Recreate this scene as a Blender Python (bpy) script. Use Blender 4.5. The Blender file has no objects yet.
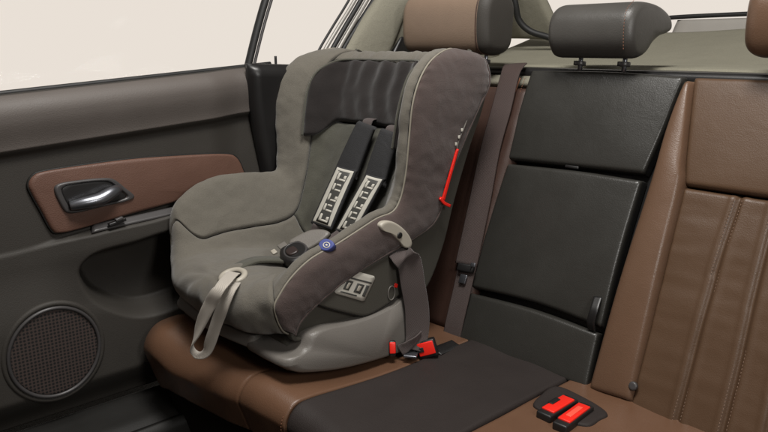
import bpy, bmesh, math, random
from mathutils import Vector, noise
random.seed(4)
R = math.radians
C = bpy.context.scene.collection
V = Vector

# ------------------------------------------------------------------ camera, world, lamps, exposure
CAM = V((0.86, -1.194, 0.68))
PITCH, YAW, FPX = 13.65, 42.2, 700.0
sy, cy_ = math.sin(R(YAW)), math.cos(R(YAW)); sp, cp = math.sin(R(PITCH)), math.cos(R(PITCH))
FH = V((-cy_, sy, 0))
# forward horizontal heading: 42.2 degrees off the bench's own line
FWD = V((-cy_*cp, sy*cp, -sp)); RIGHT = V((sy, cy_, 0)); UP = V((-cy_*sp, sy*sp, cp))
cam_d = bpy.data.cameras.new('camera'); cam = bpy.data.objects.new('camera', cam_d); C.objects.link(cam)
cam.location = CAM; cam.rotation_euler = FWD.to_track_quat('-Z', 'Y').to_euler()
cam_d.sensor_width = 36; cam_d.lens = 36*FPX/768; cam_d.clip_start = 0.02; cam_d.clip_end = 100
bpy.context.scene.camera = cam

w = bpy.data.worlds.new('World'); bpy.context.scene.world = w; w.use_nodes = True
bg = w.node_tree.nodes['Background']; bg.inputs[0].default_value = (0.80, 0.735, 0.672, 1); bg.inputs[1].default_value = 0.12

def lamp(name, loc, target, size, size_y, power, col):
    d = bpy.data.lights.new(name, 'AREA'); d.shape = 'RECTANGLE'; d.size = size; d.size_y = size_y
    d.energy = power; d.color = col
    o = bpy.data.objects.new(name, d); C.objects.link(o); o.location = loc
    o.rotation_euler = (V(target)-V(loc)).to_track_quat('-Z', 'Y').to_euler()
    return o
lamp('studio_lamp', (0.35, -0.60, 2.1), (-0.25, -0.15, 0.2), 0.6, 0.5, 43, (1, .97, .93))
lamp('studio_lamp', (-0.35, -0.75, 1.85), (-0.40, -0.35, 0.2), 0.4, 0.4, 7.5, (1, .97, .93))
lamp('studio_lamp', (1.65, -0.75, 1.05), (-0.1, -0.1, 0.2), 0.3, 0.5, 12, (1, .97, .93))
sc = bpy.context.scene
sc.view_settings.view_transform = 'Standard'; sc.view_settings.look = 'None'
sc.view_settings.exposure = 0; sc.view_settings.gamma = 1

# ------------------------------------------------------------------ helpers
def ray(px, py): return FWD*FPX + RIGHT*(px-384) + UP*(216-py)
def hit(px, py, p, n):
    d = ray(px, py); return CAM + d*((V(p)-CAM).dot(V(n))/d.dot(V(n)))
def hx(px, py, x): return hit(px, py, (x, 0, 0), (1, 0, 0))
def hy(px, py, y): return hit(px, py, (0, y, 0), (0, 1, 0))
def hz(px, py, z): return hit(px, py, (0, 0, z), (0, 0, 1))

def ss(a, b, x):
    t = max(0, min(1, (x-a)/(b-a))); return t*t*(3-2*t)
def tagp(o, label=None, cat=None, group=None, kind=None):
    if label: o['label'] = label
    if cat: o['category'] = cat
    if group: o['group'] = group
    if kind: o['kind'] = kind
    return o
def thing(name, label, cat, loc=(0, 0, 0), group=None):
    o = bpy.data.objects.new(name, None); C.objects.link(o); o.location = loc; o.empty_display_size = .05
    return tagp(o, label, cat, group)
def link(name, verts, faces, mat, parent=None, smooth=True, sub=0):
    me = bpy.data.meshes.new(name); me.from_pydata([tuple(v) for v in verts], [], faces); me.update()
    bm = bmesh.new(); bm.from_mesh(me); bmesh.ops.recalc_face_normals(bm, faces=bm.faces); bm.to_mesh(me); bm.free()
    for p in me.polygons: p.use_smooth = smooth
    me.materials.append(mat)
    o = bpy.data.objects.new(name, me); C.objects.link(o)
    if parent:
        root = parent; off = V((0, 0, 0))
        while root: off += root.location; root = root.parent
        o.parent = parent
        o.data.transform(__import__('mathutils').Matrix.Translation(-off))
    if sub:
        m = o.modifiers.new('sub', 'SUBSURF'); m.levels = sub; m.render_levels = sub
    return o
def cr(p0, p1, p2, p3, t):
    return 0.5*((2*p1) + (p2-p0)*t + (2*p0-5*p1+4*p2-p3)*t*t + (3*p1-p0-3*p2+p3)*t*t*t)
def spl(P, t):
    n = len(P)-1; t = max(0, min(n, t)); i = min(int(t), n-1); f = t-i
    return cr(P[max(i-1, 0)], P[i], P[i+1], P[min(i+2, n)], f)
def curve(P, n, closed=False):
    P = [V(p) for p in P]
    if closed:
        m = len(P); out = []
        for k in range(n):
            t = k*m/n; i = int(t); out.append(cr(P[(i-1) % m], P[i], P[(i+1) % m], P[(i+2) % m], t-i))
        return out
    return [spl(P, k*(len(P)-1)/(n-1)) for k in range(n)]
def roll(d, r):
    if r <= 0: return 0
    q = 1-min(max(d/r, 0), 1); return r*(1-math.sqrt(max(0, 1-q*q)))
def grid_faces(nu, nv, off=0):
    return [(off+i*nv+j, off+(i+1)*nv+j, off+(i+1)*nv+j+1, off+i*nv+j+1) for i in range(nu-1) for j in range(nv-1)]
def pad(name, F, mat, parent=None, nu=36, nv=36, r=.012, puff=0., thick=.02, extra=None, face=None, edges=(1, 1, 1, 1), lin=False, mb=None):
    """soft panel over the surface F(u,v): edges rolled down by r, dome of puff; closed at the back"""
    sp_ = (lambda q: q) if lin else (lambda q: .45*q+.55*(.5-.5*math.cos(math.pi*q)))
    us = [sp_(i/(nu-1)) for i in range(nu)]; vs = [sp_(j/(nv-1)) for j in range(nv)]
    B = [[F(u, v) for v in vs] for u in us]
    ref = V(face) if face else None
    N = []
    for i in range(nu):
        row = []
        for j in range(nv):
            a = B[min(i+1, nu-1)][j]-B[max(i-1, 0)][j]; b = B[i][min(j+1, nv-1)]-B[i][max(j-1, 0)]
            row.append(a.cross(b).normalized())
        N.append(row)
    mi, mj = nu//2, nv//2
    sgn = 1 if N[mi][mj].dot(ref if ref else CAM-B[mi][mj]) > 0 else -1
    du = [[0]*nv for _ in range(nu)]; dv = [[0]*nv for _ in range(nu)]
    for j in range(nv):
        L = [0]
        for i in range(1, nu): L.append(L[-1]+(B[i][j]-B[i-1][j]).length)
        for i in range(nu):
            du[i][j] = min(L[i] if edges[0] else 9, L[-1]-L[i] if edges[1] else 9)
    for i in range(nu):
        L = [0]
        for j in range(1, nv): L.append(L[-1]+(B[i][j]-B[i][j-1]).length)
        for j in range(nv):
            dv[i][j] = min(L[j] if edges[2] else 9, L[-1]-L[j] if edges[3] else 9)
    top, bot = [], []
    for i in range(nu):
        for j in range(nv):
            n = N[i][j]*sgn
            u, v = us[i], vs[j]
            h = -roll(du[i][j], r)-roll(dv[i][j], r)
            h = max(h, -r*1.15)
            if puff: h += puff*math.sqrt(max(0, (1-(2*u-1)**2)*(1-(2*v-1)**2)))
            if extra: h += extra(u, v, B[i][j])
            top.append(B[i][j]+n*h); bot.append(B[i][j]-n*thick)
    k = nu*nv; fs = grid_faces(nu, nv)+grid_faces(nu, nv, k)
    for i in range(nu-1):
        fs.append((i*nv, (i+1)*nv, k+(i+1)*nv, k+i*nv)); a = i*nv+nv-1; fs.append((a, a+nv, k+a+nv, k+a))
    for j in range(nv-1):
        fs.append((j, j+1, k+j+1, k+j)); a = (nu-1)*nv+j; fs.append((a, a+1, k+a+1, k+a))
    return link(name, top+bot, fs, mat, parent)
def quad(bl, br, tr, tl):
    bl, br, tr, tl = map(V, (bl, br, tr, tl))
    return lambda u, v: (bl*(1-u)+br*u)*(1-v)+(tl*(1-u)+tr*u)*v
def coons(bottom, top, left, right):
    b, t, l, r_ = [[V(p) for p in q] for q in (bottom, top, left, right)]
    f = lambda P, q: spl(P, q*(len(P)-1))
    def F(u, v):
        return (f(b, u)*(1-v)+f(t, u)*v + f(l, v)*(1-u)+f(r_, v)*u
                - (b[0]*(1-u)*(1-v)+b[-1]*u*(1-v)+t[0]*(1-u)*v+t[-1]*u*v))
    return F
def blob(name, outline, mat, parent=None, h=.005, r=.004, rings=10, thick=.004, puff=0., n=None, center=None, hole=0., proj=None):
    """disc-like pad over a closed outline"""
    m = len(outline); c = V(center) if center else sum((V(p) for p in outline), V())/m
    nn = V((0, 0, 0))
    for i in range(m): nn += (V(outline[i])-c).cross(V(outline[(i+1) % m])-c)
    nn.normalize()
    if nn.dot(V(n) if n else CAM-c) < 0: nn = -nn
    vs, fs = [], []
    for k in range(rings+1):
        q = max(k/rings, 0 if hole else .012); q = hole+(1-hole)*(1-(1-q)**1.8)
        for p in outline:
            p = V(p); s = c+(p-c)*q; d = (p-c).length*(1-q); hh = h-roll(d, r)
            if hole: hh = h-roll(d, r)-roll((p-c).length*(q-hole), r)
            if puff: hh += puff*(1-q*q)
            if proj: s = proj(s)
            vs.append(s+nn*hh)
    for k in range(rings):
        for i in range(m):
            a = k*m+i; b = k*m+(i+1) % m; fs.append((a, b, b+m, a+m))
    base = len(vs)
    for p in outline:
        s = V(p); vs.append((proj(s) if proj else s)-nn*thick)
    for i in range(m): fs.append((rings*m+i, rings*m+(i+1) % m, base+(i+1) % m, base+i))
    if hole:
        b2 = len(vs)
        for p in outline: vs.append(c+(V(p)-c)*hole-nn*thick)
        for i in range(m): fs.append((i, (i+1) % m, b2+(i+1) % m, b2+i)); fs.append((base+i, base+(i+1) % m, b2+(i+1) % m, b2+i))
    else:
        fs.append(tuple(range(m)))
        fs.append(tuple(range(base, base+m)))
    return link(name, vs, fs, mat, parent)
def frames(P, upv=(0, 0, 1)):
    out = []
    for i in range(len(P)):
        t = (P[min(i+1, len(P)-1)]-P[max(i-1, 0)]).normalized()
        if i == 0:
            a = V(upv); a = (a-t*a.dot(t))
            if a.length < 1e-3: a = V((1, 0, 0)); a = a-t*a.dot(t)
            a.normalize()
        else:
            a = (a-t*a.dot(t)).normalized()
        out.append((t, a, t.cross(a)))
    return out
def tube(name, pts, rad, mat, parent=None, n=96, seg=8, closed=False, flat=1., verts_only=False):
    P = curve(pts, n, closed) if n else [V(p) for p in pts]
    fr = frames(P); vs = []; fs = []
    for k, (p, (t, a, b)) in enumerate(zip(P, fr)):
        rr = rad(k/(len(P)-1)) if callable(rad) else rad
        for s in range(seg):
            an = 2*math.pi*s/seg; vs.append(p+a*math.cos(an)*rr*flat+b*math.sin(an)*rr)
    L = len(P)
    for k in range(L if closed else L-1):
        for s in range(seg):
            fs.append((k*seg+s, k*seg+(s+1) % seg, ((k+1) % L)*seg+(s+1) % seg, ((k+1) % L)*seg+s))
    if not closed: fs += [tuple(range(seg)), tuple(range((L-1)*seg, L*seg))]
    if verts_only: return vs, fs
    return link(name, vs, fs, mat, parent)
def ribbon(name, pts, wid, thick, mat, parent=None, n=60, side=None, wfn=None, bulge=0.):
    """webbing strap: width runs along 'side' (vector or list of vectors)"""
    P = curve(pts, n); vs = []; fs = []
    S = curve(side, n) if isinstance(side, list) else [V(side)]*n
    prof = [(-1, -.6), (-.97, 0), (-1, .6), (-.93, 1), (-.5, 1), (0, 1), (.5, 1), (.93, 1), (1, .6), (.97, 0), (1, -.6), (.93, -1), (0, -1), (-.93, -1)]
    for k in range(n):
        t = (P[min(k+1, n-1)]-P[max(k-1, 0)]).normalized(); s = S[k]-t*S[k].dot(t); s.normalize(); m = t.cross(s)
        ww = (wfn(k/(n-1)) if wfn else 1)*wid/2
        for a, b in prof: vs.append(P[k]+s*a*ww+m*(b*thick/2+bulge*(1-a*a)))
    q = len(prof)
    for k in range(n-1):
        for j in range(q): fs.append((k*q+j, k*q+(j+1) % q, (k+1)*q+(j+1) % q, (k+1)*q+j))
    fs += [tuple(range(q)), tuple(range((n-1)*q, n*q))]
    return link(name, vs, fs, mat, parent)
def box(name, c, size, mat, parent=None, ax=None, bev=.003, taper=1.):
    """bevelled box; ax = three unit vectors"""
    ax = [V(a).normalized() for a in ax] if ax else [V((1, 0, 0)), V((0, 1, 0)), V((0, 0, 1))]
    bm = bmesh.new(); bmesh.ops.create_cube(bm, size=1)
    for v in bm.verts:
        k = taper if v.co.z > 0 else 1
        v.co = V((v.co.x*size[0]*k, v.co.y*size[1]*k, v.co.z*size[2]))
    bmesh.ops.bevel(bm, geom=bm.edges[:], offset=bev, segments=3, affect='EDGES', profile=.5)
    vs = [V(c)+ax[0]*v.co.x+ax[1]*v.co.y+ax[2]*v.co.z for v in bm.verts]
    fs = [tuple(v.index for v in f.verts) for f in bm.faces]; bm.free()
    return link(name, vs, fs, mat, parent)
def stitches(name, pts, mat, parent, step=.0065, ln=.0042, rad=.0006, n=300):
    P = curve(pts, n); L = [0]
    for i in range(1, n): L.append(L[-1]+(P[i]-P[i-1]).length)
    vs, fs = [], []; s = 0; i = 0
    def at(d):
        nonlocal i
        while i < n-2 and L[i+1] < d: i += 1
        f = (d-L[i])/max(L[i+1]-L[i], 1e-9); return P[i].lerp(P[i+1], f)
    while s+ln < L[-1]:
        a = at(s); b = at(s+ln); v2, f2 = tube('', [a, b], rad, None, n=0, seg=5, verts_only=True)
        o = len(vs); vs += v2; fs += [tuple(o+q for q in f) for f in f2]; s += step
    return link(name, vs, fs, mat, parent)

# ------------------------------------------------------------------ materials
def srgb(c): return tuple(((x/255)/12.92 if x/255 <= .04045 else ((x/255+.055)/1.055)**2.4) for x in c)
def mat(name, col, rough=.5, kind='plain', scale=300, bump=.15, spec=.5, metal=0., sheen=0., var=.12, coat=0., lin=False):
    m = bpy.data.materials.new(name); m.use_nodes = True; nt = m.node_tree; N = nt.nodes; L = nt.links
    p = N['Principled BSDF']; c = col if lin else srgb(col)
    p.inputs['Roughness'].default_value = rough; p.inputs['Metallic'].default_value = metal
    p.inputs['Specular IOR Level'].default_value = spec
    if sheen: p.inputs['Sheen Weight'].default_value = sheen; p.inputs['Sheen Roughness'].default_value = .5
    if coat: p.inputs['Coat Weight'].default_value = coat; p.inputs['Coat Roughness'].default_value = .2
    tc = N.new('ShaderNodeTexCoord')
    nz = N.new('ShaderNodeTexNoise'); nz.inputs['Scale'].default_value = 14; nz.inputs['Detail'].default_value = 6
    L.new(tc.outputs['Object'], nz.inputs['Vector'])
    mx = N.new('ShaderNodeMix'); mx.data_type = 'RGBA'
    mx.inputs['A'].default_value = (*[x*(1-var) for x in c], 1); mx.inputs['B'].default_value = (*[min(1, x*(1+var)) for x in c], 1)
    L.new(nz.outputs['Fac'], mx.inputs['Factor']); L.new(mx.outputs['Result'], p.inputs['Base Color'])
    rr = N.new('ShaderNodeMapRange'); rr.inputs['To Min'].default_value = max(0, rough-.07); rr.inputs['To Max'].default_value = min(1, rough+.07)
    L.new(nz.outputs['Fac'], rr.inputs['Value']); L.new(rr.outputs['Result'], p.inputs['Roughness'])
    def bumpn(src, st, dist, prev=None):
        b = N.new('ShaderNodeBump'); b.inputs['Strength'].default_value = st; b.inputs['Distance'].default_value = dist
        L.new(src, b.inputs['Height'])
        if prev: L.new(prev.outputs['Normal'], b.inputs['Normal'])
        return b
    last = None
    if kind == 'leather':
        v = N.new('ShaderNodeTexVoronoi'); v.inputs['Scale'].default_value = scale; L.new(tc.outputs['Object'], v.inputs['Vector'])
        last = bumpn(v.outputs['Distance'], bump, .0015)
        w2 = N.new('ShaderNodeTexNoise'); w2.inputs['Scale'].default_value = 26; w2.inputs['Detail'].default_value = 4; w2.inputs['Distortion'].default_value = .6
        L.new(tc.outputs['Object'], w2.inputs['Vector']); last = bumpn(w2.outputs['Fac'], .09, .007, last)
    elif kind == 'fabric':
        v = N.new('ShaderNodeTexVoronoi'); v.inputs['Scale'].default_value = scale; L.new(tc.outputs['Object'], v.inputs['Vector'])
        last = bumpn(v.outputs['Distance'], bump, .002)
        w2 = N.new('ShaderNodeTexNoise'); w2.inputs['Scale'].default_value = 18; w2.inputs['Detail'].default_value = 3; w2.inputs['Distortion'].default_value = 1.2
        L.new(tc.outputs['Object'], w2.inputs['Vector']); last = bumpn(w2.outputs['Fac'], .16, .012, last)
        # two-tone yarn
        v3 = N.new('ShaderNodeTexNoise'); v3.inputs['Scale'].default_value = scale*1.6; v3.inputs['Detail'].default_value = 2
        L.new(tc.outputs['Object'], v3.inputs['Vector'])
        m2 = N.new('ShaderNodeMix'); m2.data_type = 'RGBA'; m2.blend_type = 'MULTIPLY'; m2.inputs['Factor'].default_value = .45
        L.new(mx.outputs['Result'], m2.inputs['A']); L.new(v3.outputs['Fac'], m2.inputs['B'])
        mm = N.new('ShaderNodeMapRange'); mm.inputs['From Min'].default_value = .3; mm.inputs['From Max'].default_value = .7; mm.inputs['To Min'].default_value = .6; mm.inputs['To Max'].default_value = 1.4
        L.new(v3.outputs['Fac'], mm.inputs['Value']); L.new(mm.outputs['Result'], m2.inputs['B'])
        L.new(m2.outputs['Result'], p.inputs['Base Color'])
    elif kind == 'grain':
        v = N.new('ShaderNodeTexNoise'); v.inputs['Scale'].default_value = scale; v.inputs['Detail'].default_value = 3
        L.new(tc.outputs['Object'], v.inputs['Vector']); last = bumpn(v.outputs['Fac'], bump, .002)
    elif kind == 'webbing':
        v = N.new('ShaderNodeTexWave'); v.inputs['Scale'].default_value = scale; v.bands_direction = 'DIAGONAL'; v.inputs['Distortion'].default_value = 1
        L.new(tc.outputs['Object'], v.inputs['Vector']); last = bumpn(v.outputs['Fac'], bump, .001)
    if last: L.new(last.outputs['Normal'], p.inputs['Normal'])
    return m
M = dict(
    brown=mat('brown_leather', (95, 72, 56), .38, 'leather', 480, .14, .45, var=.1),
    rib=mat('shaded_insert_leather', (80, 60, 44), .44, 'leather', 480, .14, .4, var=.1), headb=mat('headrest_leather', (122, 104, 89), .42, 'leather', 420, .2, .45, var=.08), headk=mat('headrest_black', (66, 64, 61), .42, 'leather', 420, .12, .5),  # insert is the bolster's leather, its weaker light put into a darker brown
    bench=mat('bench_leather', (96, 70, 53), .36, 'leather', 480, .14, .5, var=.1),
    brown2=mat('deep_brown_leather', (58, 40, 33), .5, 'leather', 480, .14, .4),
    black=mat('black_leather', (45, 44, 41), .36, 'leather', 420, .12, .5),
    cushion_dark=mat('dark_seat_cloth', (40, 34, 32), .7, 'leather', 500, .25, .3),
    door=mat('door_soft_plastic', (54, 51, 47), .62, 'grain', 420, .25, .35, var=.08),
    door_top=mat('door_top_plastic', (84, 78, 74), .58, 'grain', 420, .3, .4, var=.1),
    door_dark=mat('dark_plastic', (27, 26, 24), .55, 'grain', 400, .2, .35),
    insert=mat('door_brown_leatherette', (94, 68, 57), .5, 'leather', 400, .22, .4),
    bezel=mat('handle_bezel', (62, 60, 60), .38, 'plain', spec=.5),
    chrome=mat('satin_chrome', (126, 128, 134), .32, 'plain', metal=.9),
    light=mat('grey_green_fabric', (95, 91, 83), .88, 'fabric', 600, .32, .2, sheen=.25, var=.08),
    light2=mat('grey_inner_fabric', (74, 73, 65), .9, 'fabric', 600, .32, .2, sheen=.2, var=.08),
    dark=mat('dark_mauve_fabric', (72, 61, 58), .88, 'fabric', 600, .32, .2, sheen=.25, var=.08),
    head=mat('dark_head_fabric', (34, 30, 29), .9, 'fabric', 600, .32, .2, sheen=.2, var=.08),
    shell=mat('shell_plastic', (70, 68, 62), .5, 'grain', 500, .25, .35, var=.06),
    base=mat('base_plastic', (108, 104, 99), .36, 'grain', 500, .3, .4, var=.06),
    cream=mat('cream_plastic', (162, 156, 144), .45, 'plain', var=.05),
    creamweb=mat('cream_webbing', (178, 171, 161), .8, 'webbing', 170, .8, .2, sheen=.2, var=.1),
    web=mat('grey_webbing', (80, 71, 69), .7, 'webbing', 170, .8, .3, sheen=.15, var=.08),
    webdark=mat('dark_webbing', (70, 58, 55), .65, 'webbing', 170, .8, .35, var=.08),
    padblack=mat('black_pad_foam', (50, 50, 51), .85, 'fabric', 500, .3, .2),
    white=mat('white_print', (190, 187, 177), .6, 'plain', var=.05),
    print_dark=mat('dark_print', (66, 66, 63), .7, 'plain'),
    red=mat('red_plastic', (226, 38, 26), .35, 'plain', var=.05),
    redin=mat('pale_red_plastic', (236, 88, 70), .35, 'plain', var=.05),
    blackp=mat('black_plastic', (26, 25, 25), .4, 'plain'),
    rubber=mat('black_rubber', (22, 22, 22), .6, 'plain'),
    blue=mat('blue_tag', (62, 72, 130), .6, 'plain'),
    carpet=mat('floor_carpet', (34, 32, 29), .98, 'fabric', 380, .8, .1),
    lining=mat('pillar_lining', (124, 121, 108), .85, 'fabric', 500, .25, .2, var=.06),
    shelf=mat('shelf_lining', (126, 123, 109), .9, 'fabric', 500, .3, .2, var=.08),
    grill=mat('speaker_cloth', (52, 42, 38), .7, 'plain'),
    thread=mat('brown_thread', (120, 78, 56), .7, 'plain'),
    threadl=mat('tan_thread', (118, 94, 78), .7, 'plain'),
    threadg=mat('grey_thread', (128, 122, 110), .8, 'plain'),
    strip=mat('pale_strip', (140, 137, 132), .45, 'plain', metal=.3),
)
# small holes of the speaker cloth
nt = M['grill'].node_tree; pr = nt.nodes['Principled BSDF']
tc = nt.nodes.new('ShaderNodeTexCoord'); vo = nt.nodes.new('ShaderNodeTexVoronoi'); vo.inputs['Scale'].default_value = 130; vo.inputs['Randomness'].default_value = .1
cr_ = nt.nodes.new('ShaderNodeMapRange'); cr_.inputs['From Min'].default_value = .25; cr_.inputs['From Max'].default_value = .45
mxx = nt.nodes.new('ShaderNodeMix'); mxx.data_type = 'RGBA'; mxx.inputs['A'].default_value = (.003, .003, .003, 1); mxx.inputs['B'].default_value = (*srgb((62, 51, 47)), 1)
mp = nt.nodes.new('ShaderNodeMapping'); mp.inputs['Scale'].default_value = (0, 1, 1); nt.links.new(tc.outputs['Object'], mp.inputs['Vector']); nt.links.new(mp.outputs[0], vo.inputs['Vector']); nt.links.new(vo.outputs['Distance'], cr_.inputs['Value'])
nt.links.new(cr_.outputs['Result'], mxx.inputs['Factor']); nt.links.new(mxx.outputs['Result'], pr.inputs['Base Color'])
# glass
gm = bpy.data.materials.new('window_glass'); gm.use_nodes = True; nt = gm.node_tree; nt.nodes.clear()
out = nt.nodes.new('ShaderNodeOutputMaterial'); ms = nt.nodes.new('ShaderNodeMixShader'); tr = nt.nodes.new('ShaderNodeBsdfTransparent'); gl = nt.nodes.new('ShaderNodeBsdfGlossy')
gl.inputs['Roughness'].default_value = .02; tr.inputs[0].default_value = (1, 1, 1, 1); ms.inputs[0].default_value = .001
nt.links.new(tr.outputs[0], ms.inputs[1]); nt.links.new(gl.outputs[0], ms.inputs[2]); nt.links.new(ms.outputs[0], out.inputs[0])
M['glass'] = gm

# ------------------------------------------------------------------ added glowing sheet giving the flat beige beyond the windows
glow_m = bpy.data.materials.new('backdrop_glow'); glow_m.use_nodes = True; nt = glow_m.node_tree; nt.nodes.clear()
so = nt.nodes.new('ShaderNodeOutputMaterial'); se = nt.nodes.new('ShaderNodeEmission'); se.inputs[0].default_value = (*srgb((233, 224, 214)), 1)
nt.links.new(se.outputs[0], so.inputs[0])
sp2 = curve([V((-3.2, -4.5, 0)), V((-3.2, -1.5, 0)), V((-3.1, 1.2, 0)), V((-2.2, 3.0, 0)), V((-.6, 3.6, 0)), V((2, 3.7, 0)), V((6, 3.7, 0))], 60)
def sheetF(u, v):
    p = spl(sp2, u*59); return V((p.x, p.y, -.1+2.1*v))
tagp(pad('backdrop', sheetF, glow_m, nu=60, nv=6, r=0, thick=.02, lin=True), kind='structure')

# ------------------------------------------------------------------ floor (structure)
def fl(u, v):
    x = -.95+2.1*u; y = -2.2+2.3*v
    z = -.42+.012*noise.noise(V((x*3, y*3, 0)))
    if x < -.58: z = -.42+min(1, (-.58-x)/.10)*.24
    return V((x, y, z))
tagp(pad('floor', fl, M['carpet'], nu=50, nv=50, r=0, thick=.02, face=(0, 0, 1), lin=True), kind='structure')

# ------------------------------------------------------------------ car body (pillars, sill, shelf, seals)
body = thing('car', 'dark grey car door with brown inlay and speaker, pale rear pillar and parcel shelf', 'car', (-.6, -.2, -.4))
# door sill trim
pad('sill_trim', lambda u, v: V((-.72+.15*u, -1.9+1.9*v, -.145-.03*math.sin(u*1.2)-.06*max(0, u-.7))), M['door_dark'], body, nu=20, nv=60, r=.012, thick=.03, face=(0, 0, 1))
sb = pad('sill_step', lambda u, v: V((-.57+.03*u, -1.9+1.9*v, -.172-.25*u)), M['door_dark'], body, nu=8, nv=40, r=.004, thick=.02, face=(1, 0, 0))
# side trim between door and backrest
pad('side_trim', lambda u, v: V((-.662-.03*math.sin(math.pi*v), (-.190-.062*ss(.45, 1, v)*(1))*(1-u)+.25*u, -.15+(.785-.02*u)*v)), M['blackp'], body, nu=20, nv=30, r=.02, thick=.03, face=(1, 0, 0))
# rear pillar lining
L0 = [hx(333, 70, -.68), hx(352, 36, -.68), hx(378, -6, -.68), hx(420, -60, -.66)]
R0 = [hx(382, 70, -.66), hx(395, 45, -.66), hx(418, -6, -.64), hx(470, -70, -.62)]
pad('pillar_lining', coons([L0[0], R0[0]], [L0[-1], R0[-1]], L0, R0), M['lining'], body, nu=24, nv=30, r=.02, puff=.015, thick=.03)
pad('pillar_back', quad((-.69, .12, .60), (-.60, .62, .60), (-.54, .66, .92), (-.66, .22, .95)), M['lining'], body, nu=16, nv=16, r=.01, thick=.02)
pad('quarter_trim', quad(hx(384, 72, -.655), hx(420, 72, -.655), hx(420, 34, -.655), hx(402, 36, -.655)), M['blackp'], body, nu=10, nv=10, r=.006, thick=.015)
for (xa, xb, rr, mm) in ((319, 349, .0035, 'rubber'), (325, 355, .0055, 'strip'), (332, 361, .007, 'rubber'), (338, 367, .0065, 'strip'), (343, 374, .008, 'rubber')):
    tube('window_seal', [hx(xa-8, 68, -.69), hx(xa, 50, -.69), hx(xa+(xb-xa)*.45, 27, -.692), hx(xb, 0, -.697), hx(xb+28, -50, -.70), hx(xb+70, -110, -.70)], rr, M[mm], body, n=40)
# rear pillar beyond the left headrest
pad('window_pillar', coons([hy(500, 40, .72), hy(520, 40, .72), hy(552, 42, .72)], [hy(470, -45, .60), hy(500, -50, .60), hy(518, -52, .60)],
    [hy(500, 40, .72), hy(494, 0, .66), hy(470, -45, .60)], [hy(562, 42, .74), hy(545, 4, .68), hy(518, -52, .60)]), M['lining'], body, nu=20, nv=20, r=.014, puff=.01, thick=.02)
tube('pillar_seal', [hy(508, -30, .6), hy(515, 2, .62), hy(519, 20, .64), (hy(530, 31, .66)), hy(548, 37, .68), hy(570, 44, .7)], .010, M['rubber'], body, n=40)
tube('glass_seal', [hy(520, -40, .66), hy(543, 0, .71), hy(556, 20, .75), hy(575, 34, .78)], .004, M['rubber'], body, n=30)
# parcel shelf
def sh(u, v):
    x = -.66+1.75*u; y = .33+.62*v
    z = .632+.012*v + .085*max(0, v-.35)**1.3/.57
    z += .006*math.sin(x*9)*v
    return V((x, y, z))
pad('parcel_shelf', sh, M['shelf'], body, nu=60, nv=30, r=.01, thick=.03, face=(0, 0, 1))
tube('tailgate_seal', [hy(545, 33, .96), hy(600, 29, .96), hy(652, 29.5, .96), hy(659, 26, .96), hy(666, 19, .96), hy(680, 17, .96), hy(745, 14, .96), hy(850, 10, .96)], .0065, M['rubber'], body, n=90)
pad('tailgate_trim', quad(hy(662, 52, .93), hy(800, 52, .93), hy(800, 15, .955), hy(676, 19, .955)), mat('tailgate_grey', (140, 136, 130), .6, 'grain', 400, .15), body, nu=12, nv=12, r=.01, thick=.02)
pad('tailgate_panel', quad(hy(545, 56, .94), hy(672, 56, .94), hy(655, 30, .96), hy(560, 33, .96)), M['shelf'], body, nu=12, nv=12, r=.01, thick=.02)
pad('rear_glass', quad((-.55, .98, .74), (.85, .98, .74), (.75, .62, 1.25), (-.5, .62, 1.25)), M['glass'], body, nu=4, nv=4, r=0, thick=.003)
# dark gap behind the backrests
pad('shelf_edge', lambda u, v: V((-.68+1.75*u, .29+.075*v, .625+.004*v)), M['blackp'], body, nu=30, nv=8, r=.008, thick=.03, face=(0, 0, 1))

# ------------------------------------------------------------------ door
def zb(Y): return .585+.075*(Y+.82)
pk = [hx(*p, -.70) for p in ((78, 274), (84, 258), (100, 248), (130, 240), (165, 229), (200, 226), (196, 290), (172, 306), (140, 314), (112, 309), (90, 296))]
pk = [(p.y, p.z) for p in curve(pk, 66, True)]
def sdist(y, z, poly):
    ins = False; dm = 9; n = len(poly)
    for i in range(n):
        y1, z1 = poly[i]; y2, z2 = poly[(i+1) % n]
        if (z1 > z) != (z2 > z) and y < (y2-y1)*(z-z1)/(z2-z1)+y1: ins = not ins
        ey, ez = y2-y1, z2-z1; t = max(0, min(1, ((y-y1)*ey+(z-z1)*ez)/(ey*ey+ez*ez+1e-12)))
        d = math.hypot(y-y1-ey*t, z-z1-ez*t); dm = min(dm, d)
    return dm if ins else -dm
arm = [hx(*p, -.68) for p in ((-60, 268), (20, 252), (70, 237), (110, 226), (150, 217), (190, 206), (240, 190), (290, 176))]
arm = sorted([(p.y, p.z) for p in curve(arm, 60)])
def zarm(y):
    if y <= arm[0][0]: return arm[0][1]
    for (a, b), (c, d) in zip(arm, arm[1:]):
        if a <= y <= c: return b+(d-b)*(y-a)/max(c-a, 1e-6)
    return arm[-1][1]
def xd(y, z):
    v = z-zb(y); x = -.70
    x += .016*ss(-.128, -.112, v)                        # top roll stands proud of the crease
    x += .010*ss(-.112, -.05, v)
    if v > -.045: x -= .05*(1-math.sqrt(max(0, 1-((v+.045)/.047)**2)))
    za = zarm(y); d = za-z                                # arm rest ledge
    k = ss(-.80, -.62, y)
    if d > 0: x += (.004+.030*k)*ss(0, .010, d)*(1-ss(.03, .17, d))
    x += .018*ss(.22, .08, z)
    s = sdist(y, z, pk)
    if s > -.01: x -= .075*ss(-.006, .028, s)
    x -= .020*ss(-.36, -.265, y)                           # the rear end turns away
    # map pocket / speaker bulge
    x -= .05*ss(-.06, -.14, z)
    return x
def doorF(u, v):
    y = -1.5+1.31*u; z = -.145+(zb(y)+.145)*v
    return V((xd(y, z), y, z))
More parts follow.
